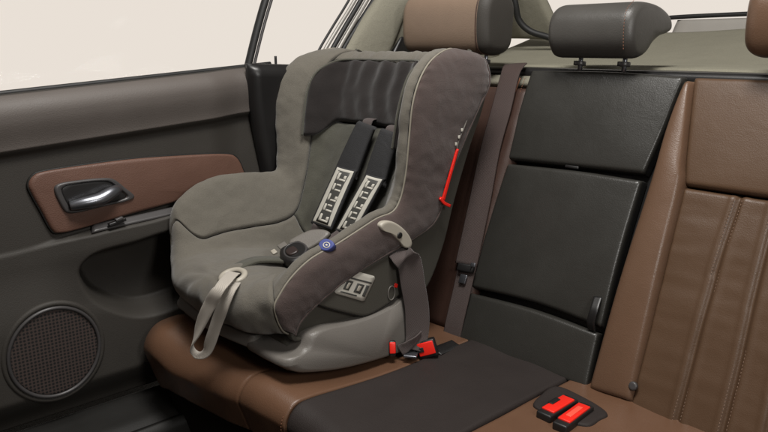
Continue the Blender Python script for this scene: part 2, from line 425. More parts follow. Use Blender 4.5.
door = pad('door', doorF, M['door'], body, nu=330, nv=230, r=0, thick=.03, face=(1, 0, 0), lin=True)
# soft top roll as its own skin
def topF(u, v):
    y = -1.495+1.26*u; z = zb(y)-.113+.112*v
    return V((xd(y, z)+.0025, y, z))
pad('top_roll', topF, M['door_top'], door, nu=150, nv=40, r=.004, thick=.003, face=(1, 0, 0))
def onx(p, off=0):
    return V((xd(p.y, p.z)+off, p.y, p.z))
ins = curve([hx(*p, -.70) for p in ((27, 184), (31, 176), (42, 171), (80, 165), (130, 158.5), (180, 155), (222, 153.5), (235, 157), (242, 170), (246, 184), (230, 192), (205, 194.5), (188, 197.5), (150, 208), (110, 219), (75, 229), (57, 232.5), (50, 229), (40, 211), (30, 193))], 120, True)
inx = [V((-.697, p.y, p.z)) for p in ins]
blob('leather_inlay', inx, M['insert'], door, h=.010, r=.008, rings=16, thick=.01, puff=.004)
tube('inlay_seam', [p+V((.002, 0, 0)) for p in inx[::2]], .0028, M['door_dark'], door, n=180, closed=True, seg=6)
# handle bezel, recess and lever
bz = curve([hx(*p, -.685) for p in ((54, 191), (58, 184), (75, 180.5), (100, 178), (113, 179), (124, 187), (134, 196), (126, 201), (105, 206), (80, 212), (68, 213), (62, 208))], 72, True)
hb = blob('handle_bezel', bz, M['bezel'], door, h=.006, r=.005, rings=8, thick=.004, hole=.80)
cen = sum(bz, V())/len(bz)
bz2 = [cen+(p-cen)*.82 for p in bz]
blob('handle_recess', [p+V((.0005, 0, 0)) for p in bz2], M['blackp'], door, h=.002, r=.001, rings=5, thick=.002)
tube('handle_lever', [hx(70, 206, -.676), hx(84, 203, -.668), hx(100, 199, -.664), hx(112, 192, -.668), hx(118, 189, -.678)], lambda t: .0085+.0075*math.sin(math.pi*min(1, t*.8+.1)), M['chrome'], door, n=30, seg=14, flat=.9)
# window switch on the ledge
sw = box('window_switch', hx(117, 222, -.668), (.012, .040, .008), M['blackp'], door, ax=((1, 0, 0), (0, 1, .22), (0, -.22, 1)), bev=.002)
pad('switch_plate', quad(hx(92, 232, -.672), hx(196, 209, -.672), hx(196, 201, -.690), hx(92, 224, -.690)), M['bezel'], door, nu=20, nv=8, r=.003, thick=.004)
box('switch_rocker', hx(119, 219, -.664), (.010, .018, .007), M['bezel'], door, ax=((1, 0, 0), (0, 1, .22), (0, -.22, 1)), bev=.002)
# speaker
sc0 = V((-.688, -.772, .026))
def circ(r_, off=0, n=72): return [sc0+V((off, r_*math.cos(2*math.pi*i/n)*.98, r_*math.sin(2*math.pi*i/n)*1.05)) for i in range(n)]
spk = blob('speaker_grille', circ(.094), M['grill'], door, h=.008, r=.003, thick=.03, rings=12)
tube('speaker_ring', circ(.0965, .009, 36), .0042, M['bezel'], door, n=144, closed=True)
tube('speaker_surround', circ(.105, .003, 36), .007, M['door'], door, n=144, closed=True)
# window, divider bar
tube('window_divider', [hx(247, 70, -.735), hx(253, 45, -.735), hx(259, 22, -.735), hx(267, -5, -.735), hx(285, -60, -.735), hx(310, -130, -.735)], .0115, M['rubber'], door, n=30, flat=.8)
tube('glass_channel', [hx(253, 70, -.728), hx(259, 45, -.728), hx(265, 22, -.728), hx(273, -5, -.728), hx(290, -60, -.728)], .004, M['bezel'], door, n=30)
tube('belt_seal', [(-.752, -1.48, zb(-1.48)-.002), (-.752, -.8, zb(-.8)-.002), (-.752, -.14, zb(-.14)-.002)], .006, M['rubber'], door, n=30)
pad('window_pane', quad((-.758, -1.45, zb(-1.45)-.01), (-.758, -.36, zb(-.36)-.01), (-.69, -.22, 1.15), (-.69, -1.3, 1.15)), M['glass'], door, nu=4, nv=4, r=0, thick=.004)
tube('lock_pin', [hx(276, 68, -.74), hx(275.5, 56, -.74)], .0035, M['rubber'], door, n=6)

# ------------------------------------------------------------------ front seat added out of frame to shade the footwell
fs_ = thing('front_seat_blocker', 'brown front seat back added out of view to shade the rear footwell', 'car seat', (-.36, -1.2, -.4))
def fsF(u, v):
    return V((-.64+.58*u, -1.05-.05*v, -.40+1.12*v))
fb = pad('backrest', fsF, M['brown'], fs_, nu=24, nv=36, r=.05, puff=.02, thick=.10, face=(0, 1, 0))
pad('seat_base', lambda u, v: V((-.61+.50*u, -1.62+.5*v, -.06-.04*v)), M['brown'], fs_, nu=16, nv=16, r=.04, thick=.12, face=(0, 0, 1))
# ------------------------------------------------------------------ rear bench
bench = thing('rear_bench_seat', 'brown and black leather rear bench seat of the car, under the child seat', 'car seat', (0, -.25, -.15))
def yfr(x):
    y = -.525-.075*max(0, (-.1-x))/.5
    if x < -.58: y += .085*(1-math.sqrt(max(0, 1-((-.58-x)/.108)**2)))
    return y
def cush(x, v, lift=0):
    """v 0 back .. 1 under the front edge"""
    yf = yfr(x); r_ = .046; y0 = .035; flat_ = (y0-(yf+r_)); arc = math.pi/2*r_; down = .080+.035*ss(-.50, -.63, x); tot = flat_+arc+down
    s = v*tot
    if s < flat_: y = y0-s; z = 0.004*math.sin(math.pi*s/flat_)
    elif s < flat_+arc: a = (s-flat_)/r_; y = yf+r_-r_*math.sin(a); z = -r_+r_*math.cos(a)
    else: d = s-flat_-arc; y = yf+d*.30; z = -r_-d*.97
    # side bolster near the door, hollow under the child seat
    z += .036*math.exp(-((x+.60)/.06)**2)*(1-v*.35)
    z += .032*math.exp(-((y+.50)/.12)**2)*ss(.0, -.25, x)
    dx = x+.685
    z -= roll(max(dx, 0), .024)
    z -= .012*math.exp(-((x+.43)/.2)**4-((y+.24)/.20)**4)
    return V((x, y, z+lift))
def cpanel(name, x0, x1, m, wr=.0, lift=0, **k):
    def F(u, v):
        return cush(x0+(x1-x0)*u, v, lift)
    def ex(u, v, p): return wr*noise.noise(V((p.x*14, p.y*7, p.z*6)))-(.0028*math.exp(-((p.x+.285)/.003)**2)*ss(-.40, -.44, p.y)) -.002*math.exp(-((p.y+.36)/.004)**2)*ss(-.2, -.3, p.x)*0
    return pad(name, F, m, bench, face=(0, -.6, 1), extra=ex, **k)
cl = cpanel('outer_cushion', -.684, -.152, M['bench'], .004, nu=180, nv=110, r=.006, thick=.03)
cm = cpanel('middle_cushion', -.149, .118, M['cushion_dark'], .003, .002, nu=40, nv=90, r=.006, thick=.03)
crr = cpanel('outer_cushion', .121, .72, M['bench'], .004, nu=60, nv=90, r=.006, thick=.03)
def cline(x, v0, v1, off=.001, n=12, dx=0): return [cush(x+dx*i/(n-1), v0+(v1-v0)*i/(n-1))+V((0, 0, off)) for i in range(n)]
stitches('stitching', cline(-.160, .02, .98, -.003, 30), M['thread'], cl)
stitches('stitching', cline(.130, .02, .98, -.003, 30), M['thread'], crr)
# cross seam on the front roll of the outer cushion
# base under the cushion
pad('cushion_base', lambda u, v: V((-.64+1.34*u, yfr(-.64+1.34*u)+.045+.06*v, -.09-.32*v)), M['carpet'], bench, nu=40, nv=14, r=.01, thick=.04, face=(0, -1, 0))
pad('cushion_side', lambda u, v: V((-.655, -.50+.5*u, -.02-.25*v)), M['carpet'], bench, nu=20, nv=12, r=.01, thick=.03, face=(-1, 0, 0))

# backrest plane
A = math.atan2(.25, .62); BU = V((0, math.sin(A), math.cos(A))); BN = V((0, -math.cos(A), math.sin(A)))
def bk(px, py, off=0.): return hit(px, py, BN*off, BN)
def bp(x, h, off=0.): return V((x, 0, 0))+BU*h+BN*off
def wrinkle(amp, sx=9, sz=16):
    return lambda u, v, p: amp*noise.noise(V((p.x*sx, p.y*5, p.z*sz)))
# structural slab behind
pad('back_slab', lambda u, v: bp(-.66+1.36*u, -.03+.665*v, -.035), M['blackp'], bench, nu=20, nv=20, r=.01, thick=.06)
mb_ = pad('middle_backrest', coons([bk(507, 159), bk(643, 173.5)], [bk(531, 70), bk(610, 71), bk(684, 76)], [bk(507, 159), bk(518, 112), bk(531, 70)], [bk(643, 173.5), bk(664, 127), bk(684, 76)]),
    M['black'], bench, nu=50, nv=50, r=.009, puff=.006, thick=.03, extra=wrinkle(.0015, 6, 8))
ar = pad('armrest', coons([bk(469, 287), bk(535, 303), bk(601, 328)], [bk(507, 163), bk(575, 170), bk(641, 180)], [bk(469, 287), bk(487, 225), bk(507, 163)], [bk(601, 328), bk(622, 245), bk(641, 180)]),
    M['black'], bench, nu=50, nv=60, r=.009, puff=.006, thick=.03, extra=wrinkle(.0015, 6, 8))
pad('lower_backrest', coons([bk(443, 343), bk(510, 362), bk(586, 389)], [bk(467, 292), bk(533, 309), bk(598, 333)], [bk(443, 343), bk(467, 292)], [bk(586, 389), bk(598, 333)]),
    M['black'], bench, nu=50, nv=40, r=.009, puff=.006, thick=.03, extra=wrinkle(.0015, 6, 8))
# pull strap in the gap, side loop at the right edge of the arm rest
box('pull_tab', bk(572, 167, -.002), (.035, .006, .007), M['blackp'], ar, ax=((1, 0, 0), BN, BU), bev=.002)
ribbon('release_loop', [bk(598, 297, .004), bk(594, 310, .016), bk(591, 322, .012), bk(592, 330, .0)], .018, .004, M['blackp'], ar, side=(1, 0, 0), n=20)
stitches('stitching', [bk(525, 78, .001), bk(512, 116, .001), bk(502, 157, .001)], M['thread'], mb_)
# seat back top rim, pale colour stands in for its highlight
pad('back_rim', lambda u, v: bp(-.66+1.36*u, .640+.012*v, -.013)+V((0, .045*v, .012*math.sin(math.pi*v))), M['lining'], bench, nu=40, nv=10, r=.005, thick=.02, face=(0, 0, 1))
# outer backrests
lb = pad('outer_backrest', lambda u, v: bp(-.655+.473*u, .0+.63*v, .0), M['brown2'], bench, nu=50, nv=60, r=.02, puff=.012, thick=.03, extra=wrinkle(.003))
tube('piping', [bk(520, 78, .002), bk(507, 115, .0), bk(493, 165, -.002), bk(477, 225, -.002), bk(462, 272, -.002), bk(446, 330, -.002)], .0022, M['thread'], lb, n=60, seg=6)
# right: bolster and ribbed insert
SL = [(588, 389), (608, 320), (630, 248), (652, 180), (668, 125), (685, 80)]
SR = [(630, 402), (648, 330), (667, 252), (683, 186), (684, 160), (692, 80)]
bol = pad('side_bolster', coons([bk(*SL[0]), bk(*SR[0])], [bk(*SL[-1]), bk(*SR[-1])], [bk(*p, .004) for p in SL], [bk(*p, .006) for p in SR]),
    M['brown'], bench, nu=36, nv=70, r=.010, puff=.020, thick=.03, extra=wrinkle(.0015, 6, 8))
XR = .70
def seamx(h):  # x of the seam at height h
    for (a, b) in zip(SR, SR[1:]):
        pa, pb = bk(*a), bk(*b); ha, hb_ = pa.dot(BU), pb.dot(BU)
        if ha <= h <= hb_: return pa.x+(pb.x-pa.x)*(h-ha)/(hb_-ha)
    return bk(*SR[0]).x if h < bk(*SR[0]).dot(BU) else bk(*SR[-1]).x
hs = bk(690, 187).dot(BU)
seams = [[bk(*p) for p in q] for q in (((740, 194), (722, 250), (700, 330), (677, 418)), ((779, 196), (757, 285), (740, 360), (722, 432)), ((820, 190), (800, 290), (780, 370), (765, 440)), ((860, 190), (840, 290), (820, 370), (805, 440)))]
def sdx(p):
    h = p.dot(BU); best = 9
    for s in seams:
        hh = [(q.dot(BU), q.x) for q in s]; hh.sort()
        for (a, xa), (b, xb) in zip(hh, hh[1:]):
            if a-.05 <= h <= b+.02: best = min(best, abs(p.x-(xa+(xb-xa)*(h-a)/(b-a))), 9)
    return best
def ribex(u, v, p):
    d = sdx(p); g = -.0055*math.exp(-(d/.0045)**2)+.002*math.exp(-((d-.012)/.006)**2)
    g += .0010*noise.noise(V((p.x*8, p.y*6, p.z*55)))*(1-math.exp(-(d/.02)**2)) + .002*noise.noise(V((p.x*10, 3, p.z*12)))
    return g
def ribF(u, v):
    h = -.01+(hs-.002+.01)*v; x0 = seamx(max(h, .001))+.001; return bp(x0+(XR-x0)*u, h, -.002)
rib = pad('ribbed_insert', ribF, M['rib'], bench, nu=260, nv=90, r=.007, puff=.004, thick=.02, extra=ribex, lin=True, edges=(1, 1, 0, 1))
HT = bk(700, 77.5).dot(BU)
def upF(u, v):
    h = hs+.002+(HT-hs)*v; x0 = seamx(h)+.001; return bp(x0+(XR-x0)*u, h, 0)
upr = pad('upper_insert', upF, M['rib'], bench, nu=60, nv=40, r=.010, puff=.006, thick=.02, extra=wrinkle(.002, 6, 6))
for s in seams[:3]:
    for dx in (-.007, .007):
        stitches('stitching', [q+V((dx, 0, 0))-BU*.012+BN*.0006 for q in s], M['threadl'], rib, rad=.0005)
bc = bk(633, 386, .008)
blob('button', [bc+V((.009*math.cos(t*.5236), 0, 0))+BU*.009*math.sin(t*.5236) for t in range(12)], M['bezel'], rib, h=.004, r=.003, rings=4)

# headrests
def extr(name, prof, x0, x1, mat_, parent, rx=.03, nx=26, shear=0.):
    P = curve([V((0, a, b)) for a, b in prof], 64, True); c = sum(P, V())/len(P); vs = []; fs = []
    k0 = 14; xs = []
    for i in range(k0): a = math.pi/2*i/k0; xs.append((x0+rx*(1-math.sin(a)) if False else x0+rx*(1-math.cos(a)), math.sin(a)))
    for i in range(nx): xs.append((x0+rx+(x1-x0-2*rx)*i/(nx-1), 1))
    for i in range(k0-1, -1, -1): a = math.pi/2*i/k0; xs.append((x1-rx*(1-math.cos(a)), math.sin(a)))
    for x, s in xs:
        for p in P:
            d = p-c; L = d.length; q = max(0.02, (L-rx*(1-s))/L) if s > 0 else .02
            if s < .35: q = max(.02, q*s/.35) if s > 0 else .02
            vs.append(V((x, c.y+d.y*q, c.z+d.z*q)))
    m = len(P)
    for i in range(len(xs)-1):
        for j in range(m): fs.append((i*m+j, i*m+(j+1) % m, (i+1)*m+(j+1) % m, (i+1)*m+j))
    fs += [tuple(range(m)), tuple(range((len(xs)-1)*m, len(xs)*m))]
    return link(name, vs, fs, mat_, parent)
def prf(y0, y1, z0, z1):
    return [(y0+.012, z0+.01), (y0-.004, z0+.05), (y0-.002, z1-.04), (y0+.02, z1-.006), ((y0+y1)/2, z1), (y1-.02, z1-.008), (y1, z1-.04), (y1-.004, z0+.04), (y1-.02, z0+.008), ((y0+y1)/2, z0)]
hl = extr('headrest', prf(.185, .305, .658, .815), -.595, -.285, M['headb'], bench, rx=.03)
hl['label'] = 'brown leather headrest with grey side, above the child seat'
hl.data.materials.append(M['door'])
for f in hl.data.polygons:
    if f.center.x > -.318: f.material_index = 1
tube('seam', curve([V((-.318, a, b)) for a, b in prf(.1845, .3055, .6575, .8155)], 40, True), .0016, M['brown2'], hl, n=80, seg=6, closed=True)
hm = extr('headrest', [(.205, .668), (.187, .70), (.19, .745), (.215, .772), (.26, .778), (.32, .772), (.365, .752), (.378, .728), (.36, .715), (.325, .706), (.29, .685), (.255, .663), (.225, .660)], -.118, .098, M['headk'], bench, rx=.026); hm.data.transform(__import__('mathutils').Matrix.Translation((0, 0, -.006)))
hm['label'] = 'small black leather headrest with a hooked back, in the middle'
stitches('stitching', [(.083, .185, .672), (.083, .180, .71), (.083, .184, .75), (.083, .215, .7745)], M['thread'], hm)
hr = extr('headrest', prf(.185, .305, .658, .80), .315, .60, M['brown'], bench, rx=.03)
hr['label'] = 'brown leather headrest cut off by the right edge of the photo'
for hh, xs in ((hl, (-.51, -.335)), (hm, (-.055, .055)), (hr, (.40, .52))):
    for x in xs:
        tube('post', [V((x, .243, .625)), V((x, .248, .672))], .0052, M['chrome'], hh, n=4, seg=12)
        tube('collar', [V((x, .241, .637)), V((x, .242, .646))], .014, M['bezel'], hh, n=4, seg=16)
# top guide cap on the right backrest
pad('guide_cap', quad(bp(.36, .632, .0), bp(.44, .632, .0), bp(.44, .642, -.04), bp(.36, .642, -.04)), M['blackp'], bench, nu=10, nv=8, r=.004, thick=.006)

# ------------------------------------------------------------------ child seat
CX = -.43
cs = thing('child_car_seat', 'grey and dark mauve toddler car seat with harness, strapped on the rear bench', 'child seat', (CX, -.25, 0))
ST = [  # C (pan), R (rim), K (cover edge), O (shell edge), wi, wo, wk
 ((-.485, .112), (-.480, .120), (-.474, .116), (-.45, .110), .150, .212, .216),
 ((-.528, .128), (-.510, .138), (-.488, .124), (-.45, .112), .152, .218, .220),
 ((-.545, .165), (-.522, .182), (-.480, .138), (-.445, .112), .150, .219, .222),
 ((-.527, .196), (-.514, .226), (-.462, .156), (-.43, .112), .148, .220, .225),
 ((-.470, .208), (-.480, .268), (-.428, .178), (-.41, .112), .145, .224, .229),
 ((-.390, .202), (-.420, .303), (-.360, .208), (-.35, .110), .142, .227, .231),
 ((-.300, .187), (-.340, .322), (-.290, .232), (-.27, .108), .140, .228, .231),
 ((-.220, .177), (-.262, .331), (-.220, .250), (-.19, .110), .140, .229, .231),
 ((-.172, .205), (-.208, .336), (-.150, .268), (-.09, .120), .142, .230, .231),
 ((-.145, .290), (-.186, .362), (-.075, .300), (-.03, .210), .146, .231, .231),
 ((-.110, .380), (-.176, .415), (-.040, .385), (.010, .330), .150, .236, .233),
 ((-.080, .465), (-.172, .490), (.005, .470), (.050, .440), .154, .240, .237),
 ((-.055, .535), (-.166, .560), (.050, .545), (.085, .520), .156, .242, .240),
 ((-.035, .592), (-.142, .615), (.086, .598), (.105, .575), .158, .240, .238),
 ((-.018, .636), (-.092, .654), (.080, .648), (.110, .615), .156, .230, .228),
 ((.010, .662), (-.010, .674), (.055, .665), (.105, .640), .152, .207, .207),
 ((.050, .655), (.050, .660), (.070, .655), (.100, .640), .144, .192, .192),
]
def ctrl(st):
    Cc, Rr, K, O, wi, wo, wk = st
    c = V((0, *Cc)); r_ = V((0, *Rr)); k = V((0, *K)); o = V((0, *O)); th = .042
    X = lambda x, p: V((x, p.y, p.z))
    mid = lambda a, b, t: a+(b-a)*t
    return [X(-wi*.5, c) if False else X(0, c), X(wi*.55, mid(c, r_, .01)), X(wi*.90, mid(c, r_, .10)), X(wi+.010, mid(c, r_, .45)), X(wo-th*.9, mid(c, r_, .88)),
            X(wo-th*.45, mid(c, r_, 1.05)), X(wo-.003, mid(r_, k, .08)), X(max(wo, wk)+.002, mid(r_, k, .45)), X(wk, k), X(wk-.014, mid(k, o, .12)), X(wk-.018, mid(k, o, .55)), X(wk-.022, o)]
CT = [ctrl(s) for s in ST]
def S(s, t):
    """s along the spine, t signed control index across (negative = door side)"""
    sg = -1 if t < 0 else 1; a = abs(t)
    n = len(CT)-1; s = max(0, min(n, s)); i = min(int(s), n-1); f = s-i
    def row(k):
        P = CT[max(0, min(n, k))]; m = len(P)-1; q = max(0, min(m, a)); j = min(int(q), m-1); g = q-j
        p0 = P[j-1] if j > 0 else V((-P[1].x, P[1].y, P[1].z))
        return cr(p0, P[j], P[j+1], P[min(j+2, m)], g)
    p = cr(row(i-1), row(i), row(i+1), row(i+2), f)
    # the front face is bowed in plan
    if s < 5: p.y += .030*(abs(p.x)/.2)**2.2*(1-s/5)
    if sg < 0:
        k = (ss(2.7, 3.9, s)*(1-.5*ss(5.5, 7.5, s)))*(1-ss(7.5, 9.6, s))*ss(2.9, 4.5, a)*(1-ss(6.6, 10, a))
        p.z += .048*k; p.y -= .010*k; p.x += (.010*ss(1.5, 4, s)+.012*ss(8, 10, s)*(1-ss(14, 15.5, s)))*ss(3., 5., a)
    else:
        k = ss(1.8, 3.6, s)*(1-ss(5.6, 7.6, s))*ss(2.2, 4.4, a)*(1-ss(5.6, 7.6, a))
        p.z -= .026*k
    return V((CX+sg*p.x, p.y, p.z))
def cloth(amp, seed=0, fx=22, fz=22):
    return lambda u, v, p: amp*noise.noise(V((p.x*fx+seed, p.y*fz*.7, p.z*fz)))+amp*.5*noise.noise(V((p.x*55, p.y*45+seed, p.z*45)))
def spanel(name, s0, s1, t0, t1, m, parent=cs, face=None, **k):
    return pad(name, lambda u, v: S(s0+(s1-s0)*v, t0+(t1-t0)*u), m, parent, face=face, **k)
# pan + inner back
def tl(s):
    q = max(0, min(1, (s-2.6)/1.9)); q = q*q*(3-2*q); return 5.74*(1-q)+3.05*q
def cushF(u, v):
    s = 7.9*v; return S(s, (2*u-1)*tl(s))
def folds(u, v, p):
    d = V((p.x-CX, p.y+.51, p.z-.20)); a = math.atan2(d.z+d.y*.4, d.x); L = d.length
    return .0028*math.sin(a*9+2*math.sin(a*2))*math.exp(-((L-.05)/.05)**2)+cloth(.0035)(u, v, p)
pad('seat_cushion', cushF, M['light'], cs, nu=110, nv=120, r=.010, puff=.010, thick=.015, extra=folds, face=(0, -.7, 1))
spanel('back_cushion', 7.9, 11.35, -3.05, 3.05, M['light2'], nu=60, nv=60, r=.008, puff=.004, thick=.02, extra=cloth(.003, 3), face=(0, -1, .3))
for sgn, nm in ((-1, 'left'), (1, 'right')):
    a, b = (3.05*sgn, 5.75*sgn)
    def wingF(u, v, sgn=sgn):
        s = 2.9+12.9*v; lo = tl(s)+.02; return S(s, sgn*(lo+(5.75-lo)*u))
    def puck2(u, v, p, c_=cloth(.003, 7+sgn)):
        q = math.sin(v*165+2*math.sin(v*27))*(.5+.5*noise.noise(V((v*30, 5, sgn))))
        return c_(u, v, p)+.0022*q*math.exp(-(1-u)/.10)*ss(.25, .45, v)
    bol_ = pad('side_wing', wingF, M['light'], cs, nu=48, nv=300, r=.006, puff=.004, thick=.012, extra=puck2, face=(-.2*sgn, -1, .6), lin=True)
    def puck(u, v, p, c_=cloth(.0026, 17+sgn, 14, 14)):
        q = math.sin(v*150+3*math.sin(v*31))*(.5+.5*noise.noise(V((v*40, 2, sgn))))
        return c_(u, v, p)+.0026*q*(math.exp(-u/.10)+.7*math.exp(-(1-u)/.10))
    oc = spanel('outer_cover', 1.1, 15.8, 5.8*sgn, 8*sgn, M['dark'], nu=50, nv=300, r=.004, puff=.006, thick=.012, extra=puck, face=(sgn, 0, 0), lin=True)
    sh_ = spanel('shell_side', 0.2, 15.8, 8.1*sgn, 11*sgn, M['shell'], nu=30, nv=120, r=.004, thick=.01, face=(sgn, 0, 0), lin=True)
    tube('piping', [S(.2+15.3*i/60, 5.78*sgn) for i in range(61)], .0022, M['threadg'], bol_, n=240, seg=6)
    tube('cover_hem', [S(1.2+14.4*i/60, 8.03*sgn) for i in range(61)], .0030, M['dark'], oc, n=240, seg=6)
# back of shell
def backF(u, v):
    s = 8.5+7.3*v; a = S(s, -11); b = S(s, 11); p = a.lerp(b, u); p.y += .02*math.sin(math.pi*u); return p
pad('shell_back', backF, M['shell'], cs, nu=24, nv=40, r=.006, thick=.01, face=(0, 1, 0))
pad('top_cover', lambda u, v: S(14.1+1.9*v, -3.02+6.04*u), M['light'], cs, nu=70, nv=24, r=.004, puff=.004, thick=.01, extra=cloth(.0045, 5, 60, 20), face=(0, 0, 1))
# padded head support with pleats
def pleat(u, v, p):
    q = abs(u-.56)*2
    return .0050*math.sin((u*9+v*1.0+.3*math.sin(v*5))*2*math.pi)*max(0, 1-q*1.3)*(.35+.65*v)+.003*noise.noise(V((p.x*30, p.y*20, p.z*30)))
def hsF(u, v):
    q = abs(2*u-1); sg = 1 if u > .5 else -1
    lo = 11.25+.16*(1-q**4)-.55*ss(.45, .8, q); hi = 14.25-1.1*max(0, q-.55)**2/.2
    p = S(lo+(hi-lo)*v, sg*3.35*q)
    lift = .008+.010*math.exp(-((q-.86)/.16)**2)
    return p+V((-(p.x-CX)*.05, -lift, .002))
pad('head_support', hsF, M['head'], cs, nu=120, nv=70, r=.009, puff=.006, thick=.03, extra=pleat, face=(0, -1, .2))
tube('head_piping', [hsF(0, 0), hsF(0, .35), hsF(0, .7), hsF(0.02, .97), hsF(.12, 1), hsF(.3, 1), hsF(.5, 1), hsF(.7, 1), hsF(.88, 1), hsF(.98, .97), hsF(1, .7), hsF(1, .35), hsF(1, 0)], .003, M['light2'], cs, n=120, seg=6)
# base
base_o = []
BL = [(-.495, .066), (-.502, .074), (-.497, .086), (-.470, .090), (-.452, .098), (-.436, .122), (-.40, .128), (-.34, .122), (-.27, .120), (-.20, .128), (-.165, .140), (-.13, .138), (-.108, .11), (-.098, .05), (-.10, .012), (-.20, .010), (-.35, .022), (-.46, .046)]
def skid(sgn, x0, x1):
    P = curve([V((0, a, b)) for a, b in BL], 90, True); c = sum(P, V())/len(P); vs = []; fs = []
    prof = [(0, .86), (.02, .95), (.06, .985), (.15, 1.0), (.5, 1.0), (.8, .985), (.93, .95), (.98, .90), (1, .82)]
    for a, s in prof:
        x = CX+sgn*(x0+(x1-x0)*a)
        for p in P:
            d = p-c; flare = .012*max(0, 1-p.z/.10)*(1 if a > .7 else 0)
            vs.append(V((x+sgn*flare, c.y+d.y*s*(1 if d.y > 0 else 1), c.z+d.z*s)))
    m = len(P)
    for i in range(len(prof)-1):
        for j in range(m): fs.append((i*m+j, i*m+(j+1) % m, (i+1)*m+(j+1) % m, (i+1)*m+j))
    fs += [tuple(range(m)), tuple(range((len(prof)-1)*m, len(prof)*m))]
    return link('base_runner', vs, fs, M['base'], cs)
skid(1, .09, .236); skid(-1, .13, .232)
pad('base_crossbar', lambda u, v: V((CX-.215+.33*u, -.500-.016*math.sin(math.pi*u)+.008*v, .072+.030*v)), M['base'], cs, nu=30, nv=12, r=.006, thick=.03, face=(0, -1, .2))
pad('base_tray', lambda u, v: V((CX-.19+.38*u, -.46+.33*v, .118)), M['shell'], cs, nu=10, nv=10, r=.005, thick=.05, face=(0, 0, 1))

# side panel plate with warning sticker (right side)
xs_ = CX+.222
pl_ = [hx(*p, xs_) for p in ((316, 300), (322, 306), (352, 314), (365, 315), (378, 309), (396, 296), (404, 286), (402, 262), (396, 252), (372, 262), (340, 284))]
plate = blob('side_plate', curve(pl_, 66, True), M['shell'], cs, h=.006, r=.004, thick=.01, n=(1, 0, 0))
tube('plate_groove', [p+V((.002, 0, 0)) for p in pl_[:7]], .0022, M['door_dark'], plate, n=50, seg=6)
def decal(name, pts, m, parent, x, h=.0006):
    return blob(name, [hx(*p, x) for p in pts], m, parent, h=h, r=.0002, rings=2, thick=.001, n=(1, 0, 0))
xd_ = xs_+.0072
st_ = decal('warning_sticker', ((351.5, 271), (354, 270.5), (374, 276), (375, 278.5), (364.5, 300.5), (362, 301), (336, 293.5), (334.5, 291.5)), M['white'], plate, xd_)
for pts in (((350.5, 277), (372, 282.5), (371.3, 284), (349.8, 278.5)), ((347.5, 280), (353.5, 281.5), (348.5, 290.5), (343, 289)), ((357.5, 283), (364.5, 285), (360, 294), (353.5, 292)), ((366.5, 285), (369.5, 286), (364.5, 297), (362, 296)), ((341, 290.8), (357, 295.2), (356.4, 296.6), (340.2, 292.2))):
    decal('pictogram', pts, M['print_dark'], st_, xd_+.0008)
for pts in (((348.8, 282.5), (351.2, 283), (347.6, 289), (345.6, 288.5)), ((359, 285.5), (362, 286.3), (359, 291.5), (356.3, 290.8))):
    decal('pictogram', pts, M['cream'], st_, xd_+.0016)
# small pale emblem near the belt
eb = hx(391.5, 293, xs_+.008)
tube('shell_emblem', [eb+V((0, .010*math.cos(k*.5236), .016*math.sin(k*.5236))) for k in range(12)], .0013, M['base'], plate, n=40, seg=6, closed=True)
decal('emblem_mark', ((395, 283), (398, 284), (397, 288), (394, 287)), M['red'], plate, xs_+.008)

# red belt guide on the shell edge, right side
xr = CX+.229
rg = ribbon('belt_guide', [hx(457.5, 149, xr+.016), hx(451.5, 170, xr+.016), hx(447, 186, xr+.014), hx(443, 200, xr+.012)], .009, .004, M['red'], cs, side=(0, 1, -.25), n=20, wfn=lambda t: .7+.3*t)
ribbon('guide_foot', [hx(440, 198, xr+.013), hx(444, 203, xr+.013), hx(450, 206, xr+.011)], .007, .005, M['red'], rg, side=(0, .3, 1), n=10)
ribbon('guide_wire', [hx(469, 114, xr+.014), hx(464, 128, xr+.016), hx(459, 140, xr+.016), hx(456, 153, xr+.015)], .0025, .002, M['base'], rg, side=(0, 1, -.25), n=20)
for q in ((459, 137), (456, 144), (462, 130)):
    box('guide_mark', hx(*q, xr+.018), (.003, .005, .007), M['white'], rg, bev=.0008)
# cream belt routing bezel
bzc = curve([hx(*p, CX+.238) for p in ((379, 225), (384, 221), (392, 221.5), (401, 227), (408, 235), (411, 243), (408.5, 248), (403, 247), (397, 240), (389, 233), (381, 230))], 60, True)
bb = blob('belt_bezel', bzc, M['cream'], cs, h=.006, r=.005, rings=8, thick=.022, n=(1, 0, 0))
cpt = hx(400, 235.5, CX+.246)
blob('bezel_hole', [cpt+V((0, .007*math.cos(k*.5236), .007*math.sin(k*.5236))) for k in range(12)], M['blackp'], bb, h=.001, r=.0005, rings=2, thick=.001, n=(1, 0, 0))

